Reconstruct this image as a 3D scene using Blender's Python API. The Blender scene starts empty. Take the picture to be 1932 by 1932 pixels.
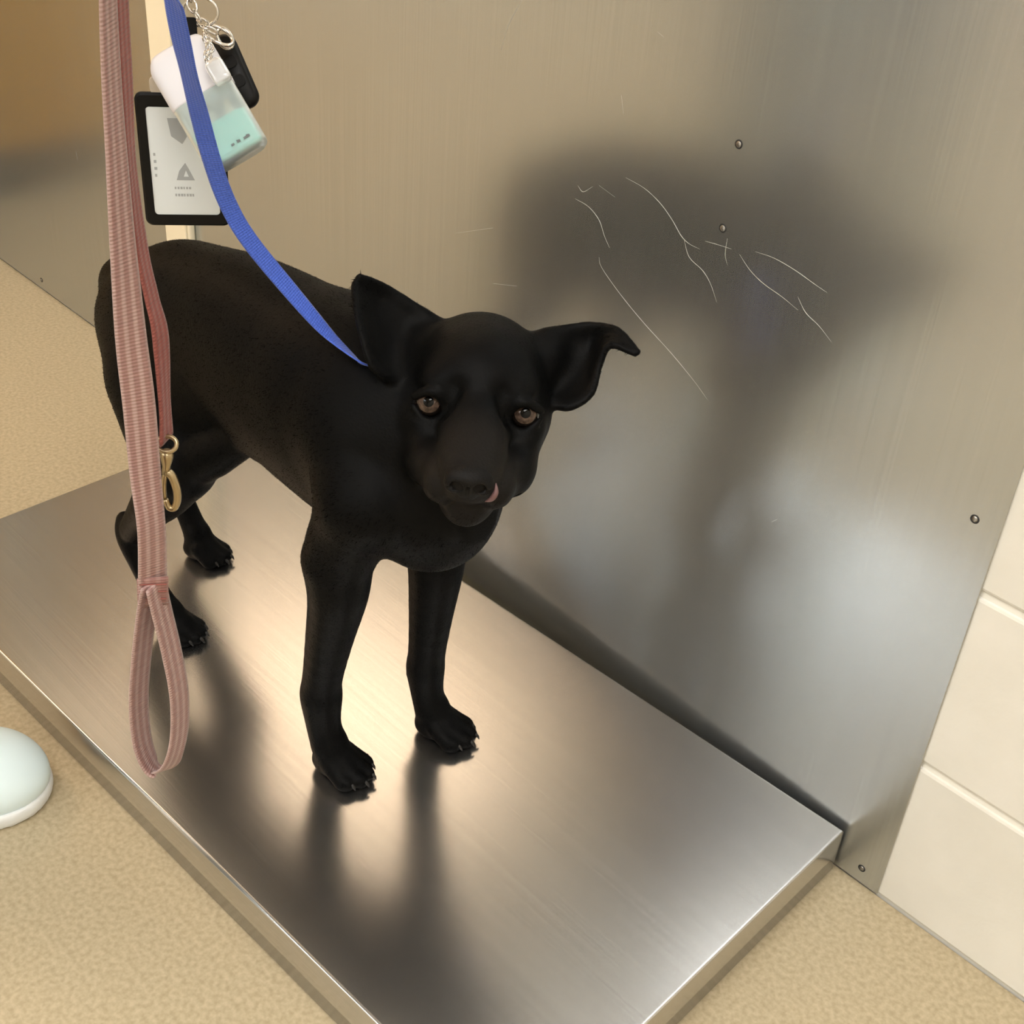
import bpy, bmesh, math, random
import numpy as np
from mathutils import Vector, Matrix

random.seed(7)
rng = np.random.default_rng(7)
scene = bpy.context.scene
COL = scene.collection

# ------------------------------------------------------------------ camera
CAM_POS = np.array([0.31991, -0.91021, 1.02407])
YAW, PITCH, ROLL = math.radians(-44.07305), math.radians(33.89804), math.radians(-4.57673)
FOCAL_PX = 2397.34
def cam_axes():
    y, p, r = YAW, PITCH, ROLL
    f = np.array([math.sin(y)*math.cos(p), math.cos(y)*math.cos(p), -math.sin(p)])
    right = np.array([math.cos(y), -math.sin(y), 0.0])
    down = np.cross(f, right)
    c, s = math.cos(r), math.sin(r)
    return c*right + s*down, -s*right + c*down, f
RIGHT, DOWN, FWD = cam_axes()
cam_data = bpy.data.cameras.new('camera')
cam_data.sensor_width = 36.0
cam_data.lens = FOCAL_PX/1932.0*36.0
cam_data.clip_start = 0.02
cam = bpy.data.objects.new('camera', cam_data)
COL.objects.link(cam)
cam.matrix_world = Matrix(((RIGHT[0], -DOWN[0], -FWD[0], CAM_POS[0]),
                           (RIGHT[1], -DOWN[1], -FWD[1], CAM_POS[1]),
                           (RIGHT[2], -DOWN[2], -FWD[2], CAM_POS[2]),
                           (0, 0, 0, 1)))
scene.camera = cam

# ------------------------------------------------------------------ world, exposure
world = bpy.data.worlds.new('world')
scene.world = world
world.use_nodes = True
world.node_tree.nodes['Background'].inputs[0].default_value = (1.0, 0.9, 0.78, 1)
world.node_tree.nodes['Background'].inputs[1].default_value = 0.05
vs = scene.view_settings
vs.view_transform = 'Standard'
vs.look = 'None'
vs.gamma = 1.0
vs.use_curve_mapping = False
vs.exposure = 1.25

# ceiling lamps of the room: (x, y, size x, size y, strength); the lamp builder is further down
CEIL = 2.55
LAMPS = [(-2.58, -1.38, 1.2, 0.6, 4.9), (-3.5, -1.15, 0.6, 0.6, 4.0), (-0.4, -1.35, 1.2, 0.6, 5.5), (1.1, -1.35, 0.6, 1.2, 7.0), (-2.35, -3.75, 1.2, 0.6, 8.0), (-0.2, -3.75, 1.2, 0.6, 7.0)]
LAMP_AMBER, LAMP_WARM, LAMP_COOL = (1.0, 0.71, 0.47, 1), (1.0, 0.98, 0.95, 1), (0.86, 0.94, 1.0, 1)

# ------------------------------------------------------------------ helpers
def at(u, v, depth):
    """a point of the place, given as a direction from where the photographer stood and its distance"""
    return CAM_POS + (FWD + RIGHT*(u-966.0)/FOCAL_PX + DOWN*(v-966.0)/FOCAL_PX)*depth

def mesh_obj(name, verts, faces, mat=None, parent=None, smooth=False):
    me = bpy.data.meshes.new(name)
    me.from_pydata([tuple(map(float, v)) for v in verts], [], [tuple(f) for f in faces])
    me.validate(); me.update()
    return link(name, me, mat, parent, smooth)

def link(name, me, mat=None, parent=None, smooth=False):
    if mat is not None and len(me.materials) == 0:
        me.materials.append(mat)
    if smooth:
        me.polygons.foreach_set('use_smooth', [True]*len(me.polygons))
    o = bpy.data.objects.new(name, me)
    COL.objects.link(o)
    if parent is not None:
        o.parent = parent
        o.matrix_parent_inverse = parent.matrix_world.inverted()
    return o

def empty(name, loc=(0, 0, 0)):
    o = bpy.data.objects.new(name, None)
    COL.objects.link(o)
    o.location = tuple(map(float, loc))
    o.empty_display_size = 0.05
    o.matrix_world = Matrix.Translation(tuple(map(float, loc)))
    return o

def tag(o, label=None, cat=None, group=None, kind=None):
    if label: o['label'] = label
    if cat: o['category'] = cat
    if group: o['group'] = group
    if kind: o['kind'] = kind
    return o

def bm_obj(name, bm, mat=None, parent=None, smooth=False):
    me = bpy.data.meshes.new(name)
    bm.normal_update()
    bm.to_mesh(me); bm.free()
    return link(name, me, mat, parent, smooth)

def box_bm(x0, x1, y0, y1, z0, z1, bevel=0.0, seg=2, bm=None):
    own = bm is None
    b = bmesh.new()
    vs_ = [b.verts.new((x, y, z)) for x in (x0, x1) for y in (y0, y1) for z in (z0, z1)]
    for f in ((0,1,3,2), (4,6,7,5), (0,4,5,1), (2,3,7,6), (0,2,6,4), (1,5,7,3)):
        b.faces.new([vs_[i] for i in f])
    bmesh.ops.recalc_face_normals(b, faces=b.faces)
    if bevel > 0:
        bmesh.ops.bevel(b, geom=b.edges[:], offset=bevel, segments=seg, affect='EDGES', profile=0.5)
    if own:
        return b
    me = bpy.data.meshes.new('tmp'); b.to_mesh(me); b.free(); bm.from_mesh(me); bpy.data.meshes.remove(me)
    return bm

def catmull(pts, n):
    P = np.array(pts, float)
    P = np.vstack([2*P[0]-P[1], P, 2*P[-1]-P[-2]])
    out = []
    for i in range(1, len(P)-2):
        for k in range(n):
            t = k/n
            a, b, c, d = P[i-1], P[i], P[i+1], P[i+2]
            out.append(0.5*((2*b)+(-a+c)*t+(2*a-5*b+4*c-d)*t*t+(-a+3*b-3*c+d)*t**3))
    out.append(P[-2])
    return np.array(out)

def ribbon(name, centers, widths, wdir, thick, mat, parent=None, wdirs=None):
    """flat woven strap: a swept rounded rectangle with UV (u across, v along)"""
    c = np.array(centers); n = len(c)
    widths = np.broadcast_to(np.array(widths, float), (n,))
    tang = np.gradient(c, axis=0); tang /= np.linalg.norm(tang, axis=1)[:, None]
    length = np.concatenate([[0], np.cumsum(np.linalg.norm(np.diff(c, axis=0), axis=1))])
    prof = []
    K = 8
    for k in range(K+1): prof.append((-0.5+k/K, 0.5*(1.0 if 0 < k < K else 0.45)))
    for k in range(K, -1, -1): prof.append((-0.5+k/K, -0.5*(1.0 if 0 < k < K else 0.45)))
    m = len(prof)
    verts, faces, uvs = [], [], []
    for i in range(n):
        w = np.array(wdirs[i] if wdirs is not None else wdir, float)
        w = w - tang[i]*(w@tang[i]); w /= np.linalg.norm(w)
        nn = np.cross(tang[i], w)
        for (a, b) in prof:
            verts.append(c[i] + w*a*widths[i] + nn*b*thick)
            uvs.append((a+0.5, length[i]))
    for i in range(n-1):
        for k in range(m):
            k2 = (k+1) % m
            faces.append((i*m+k, i*m+k2, (i+1)*m+k2, (i+1)*m+k))
    faces.append(tuple(range(m-1, -1, -1))); faces.append(tuple((n-1)*m+k for k in range(m)))
    o = mesh_obj(name, verts, faces, mat, parent, True)
    uvl = o.data.uv_layers.new(name='strap')
    for lp in o.data.loops:
        uvl.data[lp.index].uv = uvs[lp.vertex_index]
    return o

def tube_bm(bm, pts, radii, seg=12, closed=False):
    P = np.array(pts, float); n = len(P)
    radii = np.broadcast_to(np.array(radii, float), (n,))
    if closed:
        T = np.roll(P, -1, 0) - np.roll(P, 1, 0)
    else:
        T = np.gradient(P, axis=0)
    T /= np.linalg.norm(T, axis=1)[:, None]
    ref = np.array([0.0, 0.0, 1.0]) if abs(T[0][2]) < 0.9 else np.array([1.0, 0, 0])
    a = np.cross(T[0], ref); a /= np.linalg.norm(a)
    rings = []
    for i in range(n):
        a = a - T[i]*(a@T[i]); a /= np.linalg.norm(a)
        b = np.cross(T[i], a)
        rings.append([bm.verts.new(tuple(P[i] + radii[i]*(math.cos(2*math.pi*k/seg)*a + math.sin(2*math.pi*k/seg)*b))) for k in range(seg)])
    for i in range(n if closed else n-1):
        r0, r1 = rings[i], rings[(i+1) % n]
        off = 0
        if closed and i == n-1:
            d = [(r1[k].co - r0[0].co).length for k in range(seg)]; off = int(np.argmin(d))
        for k in range(seg):
            bm.faces.new((r0[k], r0[(k+1) % seg], r1[(k+1+off) % seg], r1[(k+off) % seg]))
    if not closed:
        bm.faces.new(rings[0][::-1]); bm.faces.new(rings[-1])
    return bm

# ------------------------------------------------------------------ materials
def new_mat(name):
    m = bpy.data.materials.new(name); m.use_nodes = True
    nt = m.node_tree
    return m, nt, nt.nodes['Principled BSDF']

def plain(name, col, rough=0.5, metal=0.0, spec=0.5, **kw):
    m, nt, b = new_mat(name)
    b.inputs['Base Color'].default_value = (*col, 1)
    b.inputs['Roughness'].default_value = rough
    b.inputs['Metallic'].default_value = metal
    b.inputs['Specular IOR Level'].default_value = spec
    for k, v in kw.items():
        b.inputs[k.replace('_', ' ')].default_value = v
    return m

def noise_mat(name, c0, c1, scale=(1, 1, 1), nscale=20, rough=0.5, metal=0.0, bump=0.0, detail=6, spec=0.5, rough_var=0.0, lo=0.35, hi=0.65, bump_scale=None, coord='Object'):
    m, nt, b = new_mat(name)
    tc = nt.nodes.new('ShaderNodeTexCoord'); mp = nt.nodes.new('ShaderNodeMapping')
    mp.inputs['Scale'].default_value = scale
    nt.links.new(tc.outputs[coord], mp.inputs['Vector'])
    nz = nt.nodes.new('ShaderNodeTexNoise'); nz.inputs['Scale'].default_value = nscale; nz.inputs['Detail'].default_value = detail
    nt.links.new(mp.outputs[0], nz.inputs['Vector'])
    rp = nt.nodes.new('ShaderNodeValToRGB')
    rp.color_ramp.elements[0].position = lo; rp.color_ramp.elements[1].position = hi
    rp.color_ramp.elements[0].color = (*c0, 1); rp.color_ramp.elements[1].color = (*c1, 1)
    nt.links.new(nz.outputs['Fac'], rp.inputs[0]); nt.links.new(rp.outputs[0], b.inputs['Base Color'])
    b.inputs['Metallic'].default_value = metal; b.inputs['Specular IOR Level'].default_value = spec
    b.inputs['Roughness'].default_value = rough
    if rough_var:
        mr = nt.nodes.new('ShaderNodeMapRange')
        mr.inputs['From Min'].default_value = 0.3; mr.inputs['From Max'].default_value = 0.7
        mr.inputs['To Min'].default_value = rough-rough_var; mr.inputs['To Max'].default_value = rough+rough_var
        nt.links.new(nz.outputs['Fac'], mr.inputs['Value']); nt.links.new(mr.outputs[0], b.inputs['Roughness'])
    if bump:
        bp = nt.nodes.new('ShaderNodeBump'); bp.inputs['Strength'].default_value = bump; bp.inputs['Distance'].default_value = 0.002
        src = nz
        if bump_scale:
            src = nt.nodes.new('ShaderNodeTexNoise'); src.inputs['Scale'].default_value = bump_scale; src.inputs['Detail'].default_value = 3
            nt.links.new(mp.outputs[0], src.inputs['Vector'])
        nt.links.new(src.outputs['Fac'], bp.inputs['Height']); nt.links.new(bp.outputs[0], b.inputs['Normal'])
    return m

M_FLOOR = noise_mat('floor_speckle', (0.38, 0.31, 0.195), (0.51, 0.425, 0.285), nscale=190, rough=0.42, bump=0.05, detail=4, lo=0.3, hi=0.7, spec=0.35)
M_BLOCK = noise_mat('painted_block', (0.70, 0.675, 0.61), (0.76, 0.735, 0.675), nscale=9, rough=0.45, bump=0.25, detail=5, bump_scale=90, spec=0.35)
M_MORTAR = plain('painted_joint', (0.80, 0.775, 0.71), 0.5)
M_PAINT = noise_mat('wall_paint', (0.72, 0.66, 0.55), (0.76, 0.70, 0.59), nscale=4, rough=0.6)
M_CEIL = plain('ceiling_tile', (0.78, 0.74, 0.66), 0.8)

def brushed(name, base, rough, along, var=0.04, haze=0.35):
    """brushed stainless steel; 'along' = axis of the grain"""
    m, nt, b = new_mat(name)
    tc = nt.nodes.new('ShaderNodeTexCoord')
    mp = nt.nodes.new('ShaderNodeMapping')
    sc_ = [420.0, 420.0, 420.0]; sc_['xyz'.index(along)] = 3.0
    mp.inputs['Scale'].default_value = sc_
    nt.links.new(tc.outputs['Object'], mp.inputs['Vector'])
    nz = nt.nodes.new('ShaderNodeTexNoise'); nz.inputs['Scale'].default_value = 1.0; nz.inputs['Detail'].default_value = 2
    nt.links.new(mp.outputs[0], nz.inputs['Vector'])
    b.inputs['Roughness'].default_value = rough
    mx = nt.nodes.new('ShaderNodeMixRGB')
    mx.inputs[1].default_value = (*[c*0.88 for c in base], 1); mx.inputs[2].default_value = (*[min(1, c*1.10) for c in base], 1)
    nt.links.new(nz.outputs['Fac'], mx.inputs[0]); nt.links.new(mx.outputs[0], b.inputs['Base Color'])
    b.inputs['Metallic'].default_value = 1.0
    # a second, broader lobe: worn, finely scratched steel scatters part of what it mirrors
    b2 = nt.nodes.new('ShaderNodeBsdfPrincipled')
    b2.inputs['Metallic'].default_value = 1.0; b2.inputs['Roughness'].default_value = 0.62
    nt.links.new(mx.outputs[0], b2.inputs['Base Color'])
    ms = nt.nodes.new('ShaderNodeMixShader'); ms.inputs[0].default_value = haze
    nt.links.new(b.outputs[0], ms.inputs[1]); nt.links.new(b2.outputs[0], ms.inputs[2])
    nt.links.new(ms.outputs[0], nt.nodes['Material Output'].inputs['Surface'])
    bp = nt.nodes.new('ShaderNodeBump'); bp.inputs['Strength'].default_value = 0.045; bp.inputs['Distance'].default_value = 0.0004
    nt.links.new(nz.outputs['Fac'], bp.inputs['Height'])
    nt.links.new(bp.outputs[0], b.inputs['Normal'])
    return m
M_STEEL_WALL = brushed('brushed_steel_wall', (0.545, 0.57, 0.58), 0.25, 'z', 0.03, 0.24)
M_STEEL_SCALE = brushed('brushed_steel_scale', (0.58, 0.57, 0.56), 0.21, 'x', 0.03, 0.08)
M_SCRATCH = plain('bare_scratch', (0.52, 0.52, 0.50), 0.5, 0.6)
M_DARK = plain('dark_gap', (0.02, 0.02, 0.02), 0.8)
M_SCREW = plain('screw_steel', (0.32, 0.31, 0.29), 0.3, 1.0)
M_CREAM = plain('cream_plastic', (0.86, 0.77, 0.58), 0.45)

# ------------------------------------------------------------------ the room
X0, X1, Y0 = -3.9, 1.9, -4.2
def struct(name, bm, mat):
    return tag(bm_obj(name, bm, mat), kind='structure')
struct('floor', box_bm(X0, X1, Y0, 0.0, -0.06, 0.0), M_FLOOR)
struct('ceiling', box_bm(X0, X1, Y0, 0.15, CEIL, CEIL+0.06), M_CEIL)
wall = struct('wall_back', box_bm(X0, X1, 0.003, 0.15, -0.06, CEIL), M_MORTAR)
struct('wall_left', box_bm(X0-0.12, X0, Y0, 0.15, -0.06, CEIL), M_PAINT)
struct('wall_right', box_bm(X1, X1+0.12, Y0, 0.15, -0.06, CEIL), M_BLOCK)
struct('wall_front', box_bm(X0-0.12, X1+0.12, Y0-0.12, Y0, -0.06, CEIL), M_PAINT)

# painted concrete blocks, laid in courses; only where the steel sheet does not cover them
SHEET_L, SHEET_H = -2.20, 1.22
PITCH_X, PITCH_Z, Z1 = 0.4064, 0.203, 0.186
block_me = None
def add_block(x0, x1, z0, z1):
    global block_me
    full = abs((x1-x0) - (PITCH_X-0.007)) < 1e-4 and abs((z1-z0) - (PITCH_Z-0.007)) < 1e-4
    if full and block_me is not None:
        o = link('block', block_me, None, wall)
    else:
        w, h = (x1-x0)/2, (z1-z0)/2
        bm = box_bm(-w, w, 0.0, 0.02, -h, h, 0.0035, 2)
        o = bm_obj('block', bm, M_BLOCK, wall)
        if full: block_me = o.data
    o.location = ((x0+x1)/2, 0.0, (z0+z1)/2)
for c in range(13):
    zb = 0.003 if c == 0 else Z1 + (c-1)*PITCH_Z + 0.0035
    zt = Z1 + c*PITCH_Z - 0.0035
    if zt > CEIL: zt = CEIL - 0.002
    if zt - zb < 0.03: continue
    start = 0.386 - (0.2032 if c % 2 else 0.0) - PITCH_X*11
    k = 0
    while True:
        xa = start + k*PITCH_X; xb = xa + PITCH_X - 0.007; k += 1
        if xa > X1: break
        if xb < X0 or xa < X0+0.002: continue
        xb = min(xb, X1-0.002)
        if xb - xa < 0.03: continue
        if zt < SHEET_H and xa > SHEET_L and xb < -0.02: continue
        add_block(xa, xb, zb, zt)

# brushed steel sheet screwed to the wall
sheet = empty('steel_wall_sheet', (-1.2, -0.002, 0.0))
tag(sheet, 'large brushed stainless steel sheet screwed to the block wall behind the dog', 'wall panel')
bm_obj('sheet', box_bm(SHEET_L, 0.0, -0.0024, -0.0004, 0.004, SHEET_H, 0.0006, 1), M_STEEL_WALL, sheet)
def screw(x, z, r=0.0042, dark=False):
    bm = bmesh.new()
    bmesh.ops.create_uvsphere(bm, u_segments=14, v_segments=8, radius=r)
    for v in bm.verts: v.co.y *= 0.55
    # driver slot
    box_bm(-r*0.8, r*0.8, -r*0.50, -r*0.40, -r*0.13, r*0.13, bm=bm)
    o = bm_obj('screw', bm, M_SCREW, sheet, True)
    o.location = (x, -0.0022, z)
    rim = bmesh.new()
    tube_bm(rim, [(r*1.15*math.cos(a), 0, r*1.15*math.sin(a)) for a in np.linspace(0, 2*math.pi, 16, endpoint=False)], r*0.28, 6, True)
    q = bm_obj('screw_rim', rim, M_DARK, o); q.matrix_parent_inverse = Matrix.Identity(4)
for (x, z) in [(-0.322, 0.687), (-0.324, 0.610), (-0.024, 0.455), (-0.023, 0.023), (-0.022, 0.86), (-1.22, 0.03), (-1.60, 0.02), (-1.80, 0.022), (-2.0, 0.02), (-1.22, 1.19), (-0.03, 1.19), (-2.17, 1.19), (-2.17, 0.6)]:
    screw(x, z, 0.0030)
SCR = [  # scratches in the sheet, as x, z on the wall
]
def wall_xz(u, v):
    d = FWD + RIGHT*(u-966.0)/FOCAL_PX + DOWN*(v-966.0)/FOCAL_PX
    t = (-0.0026 - CAM_POS[1])/d[1]
    return CAM_POS + d*t
scratch_paths = [
    [(1180, 335), (1215, 355), (1245, 383), (1268, 415), (1285, 445), (1300, 460), (1320, 470)],
    [(1290, 450), (1300, 485), (1325, 510), (1340, 535), (1352, 570)],
    [(1085, 375), (1110, 390), (1130, 415), (1140, 445), (1150, 468)],
    [(1130, 485), (1135, 505), (1170, 555), (1215, 610), (1265, 665), (1310, 720), (1335, 755)],
    [(1395, 480), (1415, 510), (1440, 535), (1475, 560), (1505, 585)],
    [(1425, 475), (1460, 487), (1500, 510), (1535, 535), (1560, 552)],
    [(1505, 560), (1520, 590), (1545, 615), (1568, 645)],
    [(1090, 350), (1100, 362), (1118, 352)], [(1130, 350), (1160, 372)],
    [(1330, 455), (1355, 462), (1380, 470)], [(1372, 450), (1368, 480), (1372, 500)],
    [(1240, 60), (1252, 70)], [(1172, 180), (1176, 215)], [(1455, 985), (1466, 980)],
    [(930, 535), (975, 540)], [(985, 0), (960, 45), (945, 95)], [(143, 285), (146, 302)], [(860, 440), (930, 430)],
]
for path in scratch_paths:
    P = np.array([wall_xz(*q) for q in path])
    if len(P) > 2: P = catmull(P, 4)
    P[:, 1] = -0.0024
    bm = bmesh.new()
    n = len(P)
    rad = 0.00026*np.sin(np.linspace(0.25, math.pi-0.25, n))*(0.7+0.6*rng.random(n))
    tube_bm(bm, P, rad, 6)
    bm_obj('scratch', bm, M_SCRATCH, sheet, True)

# cream cable cover running up the sheet
cover = empty('cable_cover', (-1.277, -0.0025, 0.006))
tag(cover, 'cream plastic cable cover strip running up the steel sheet behind the dog', 'cable cover')
bm_obj('channel', box_bm(-1.312, -1.242, -0.0125, -0.0026, 0.006, 1.3, 0.003, 2), M_CREAM, cover)
bm_obj('snap_lid', box_bm(-1.306, -1.248, -0.0155, -0.0120, 0.006, 1.3, 0.0015, 2), M_CREAM, cover)

# ceiling lamps
def lamp_mat():
    cache = {}
    def get(s, col):
        if (s, col) not in cache:
            m, nt, b = new_mat('lamp_diffuser')
            b.inputs['Base Color'].default_value = (0.9, 0.9, 0.9, 1)
            b.inputs['Emission Color'].default_value = col
            b.inputs['Emission Strength'].default_value = s
            cache[s, col] = m
        return cache[s, col]
    return get
lamp_mat = lamp_mat()
M_TRIM = plain('white_metal_trim', (0.8, 0.8, 0.78), 0.4)
for (lx, ly, sx, sy, st) in LAMPS:
    e = empty('ceiling_light', (lx, ly, CEIL))
    side = 'by the block wall on the right' if lx > 0.5 else 'over the dog' if lx > -1 else 'in the far left corner' if lx < -3 else 'towards the amber cabinet'
    row = 'near the steel sheet' if ly > -2 else 'at the back of the room'
    tag(e, 'recessed fluorescent ceiling panel %s, %s' % (side, row), 'ceiling light', 'ceiling lights')
    fr = bmesh.new()
    for (a, b_, c, d) in [(-sx/2-.03, sx/2+.03, -sy/2-.03, -sy/2), (-sx/2-.03, sx/2+.03, sy/2, sy/2+.03), (-sx/2-.03, -sx/2, -sy/2, sy/2), (sx/2, sx/2+.03, -sy/2, sy/2)]:
        box_bm(lx+a, lx+b_, ly+c, ly+d, CEIL-0.02, CEIL-0.001, bm=fr)
    bm_obj('frame', fr, M_TRIM, e)
    bm_obj('diffuser', box_bm(lx-sx/2, lx+sx/2, ly-sy/2, ly+sy/2, CEIL-0.012, CEIL-0.002), lamp_mat(st, LAMP_COOL if ly < -2 else LAMP_AMBER if lx < -1 else LAMP_WARM), e)

# amber wooden cabinet further along the wall (seen only as a reflection in the steel)
M_WOOD = noise_mat('amber_wood', (0.42, 0.20, 0.001), (0.52, 0.265, 0.002), scale=(8, 8, 0.6), nscale=4, rough=0.4)
M_TOE = plain('dark_plinth', (0.03, 0.022, 0.015), 0.6)
M_ALU = plain('grey_edge_trim', (0.42, 0.42, 0.36), 0.4)
cab = empty('wall_cabinet', (-2.55, -0.25, 0))
tag(cab, 'amber wooden cabinet beside the steel sheet', 'cabinet')
bm_obj('carcass', box_bm(-2.85, -2.27, -0.54, -0.004, 0.10, 1.50, 0.002, 1), M_WOOD, cab)
bm_obj('plinth', box_bm(-2.84, -2.29, -0.50, -0.004, 0.001, 0.10), M_TOE, cab)
bm_obj('edge_trim', box_bm(-2.269, -2.262, -0.12, -0.02, 0.01, 1.50), M_ALU, cab)
for k in range(2):
    d_ = bm_obj('door', box_bm(-2.845+0.29*k, -2.563+0.29*k, -0.558, -0.541, 0.105, 1.495, 0.002, 1), M_WOOD, cab)
    hb = bmesh.new(); hx = -2.59+0.06*k
    tube_bm(hb, [(hx, -0.559, 0.80), (hx, -0.585, 0.80), (hx, -0.585, 0.92), (hx, -0.559, 0.92)], [0.005]*4, 8)
    bm_obj('handle', hb, M_SCREW, d_, True)

# ------------------------------------------------------------------ floor scale
PL = dict(xR=-0.0499, xL=-1.0924, yb=-0.0085, yf=-0.4950, h=0.0601, th=0.0452)
scale_e = empty('floor_scale', (0, 0, 0))
tag(scale_e, 'low brushed stainless steel walk-on floor scale under the black dog', 'scale')
def build_scale():
    xl, xr, yf, yb, h = PL['xL']-PL['xR'], 0.0, PL['yf']-PL['yb'], 0.0, PL['h']
    # folded steel tray: top with rounded edge and four skirts, slightly dented along the front
    nx, ny = 60, 28
    xs = np.linspace(xl, xr, nx+1); ys = np.linspace(yf, yb, ny+1)
    xs[1] = xl+0.0035; xs[-2] = xr-0.0035; ys[1] = yf+0.0035; ys[-2] = yb-0.0035
    r = 0.0022
    def ease(t, a, b):
        return t
    verts, faces, idx = [], [], {}
    def V(x, y, z):
        verts.append((x, y, z)); return len(verts)-1
    top = [[V(min(max(x, xl+r), xr-r), min(max(y, yf+r), yb-r), h) for y in ys] for x in xs]
    def dent(x):
        return -0.0022*math.exp(-((x+0.42)/0.10)**2)
    for i in range(nx):
        for j in range(ny):
            faces.append((top[i][j], top[i+1][j], top[i+1][j+1], top[i][j+1]))
    # perimeter loop
    loop = [(i, 0) for i in range(nx)] + [(nx, j) for j in range(ny)] + [(i, ny) for i in range(nx, 0, -1)] + [(0, j) for j in range(ny, 0, -1)]
    prev = [top[i][j] for (i, j) in loop]
    def out(i, j):
        dx = (-1 if i == 0 else 1 if i == nx else 0); dy = (-1 if j == 0 else 1 if j == ny else 0)
        return dx, dy
    for (o_, z) in [(r*0.38, h-r*0.08), (r*0.71, h-r*0.29), (r*0.92, h-r*0.62), (r, h-r), (r, h-0.03), (r, 0.003), (r-0.0015, 0.003), (r-0.0015, h-r)]:
        ring = []
        for (i, j) in loop:
            dx, dy = out(i, j)
            x, y, _ = verts[top[i][j]]
            zz = z + (dent(x) if j == 0 and z > h-0.006 else 0)
            ring.append(V(x+dx*o_, y+dy*o_, zz))
        n = len(loop)
        for k in range(n):
            faces.append((prev[k], ring[k], ring[(k+1) % n], prev[(k+1) % n]))
        prev = ring
    c, s = math.cos(PL['th']), math.sin(PL['th'])
    verts2 = [(PL['xR'] + x*c - y*s, PL['yb'] + x*s + y*c, z) for (x, y, z) in verts]
    o = mesh_obj('tray', verts2, faces, M_STEEL_SCALE, scale_e, True)
    bm = bmesh.new(); bm.from_mesh(o.data); bmesh.ops.recalc_face_normals(bm, faces=bm.faces); bm.to_mesh(o.data); bm.free()
    o.data.polygons.foreach_set('use_smooth', [True]*len(o.data.polygons))
    M_RUB = plain('black_rubber', (0.02, 0.02, 0.02), 0.7)
    for (fx, fy) in [(xl+.06, yf+.06), (xl+.06, yb-.06), (xr-.06, yf+.06), (xr-.06, yb-.06)]:
        bm = bmesh.new()
        tube_bm(bm, [(0, 0, 0.0005), (0, 0, 0.012), (0, 0, 0.014), (0, 0, h-0.0045)], [0.02, 0.02, 0.008, 0.008], 16)
        f = bm_obj('foot', bm, M_RUB, scale_e)
        f.location = (PL['xR'] + fx*c - fy*s, PL['yb'] + fx*s + fy*c, 0)
build_scale()

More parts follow.
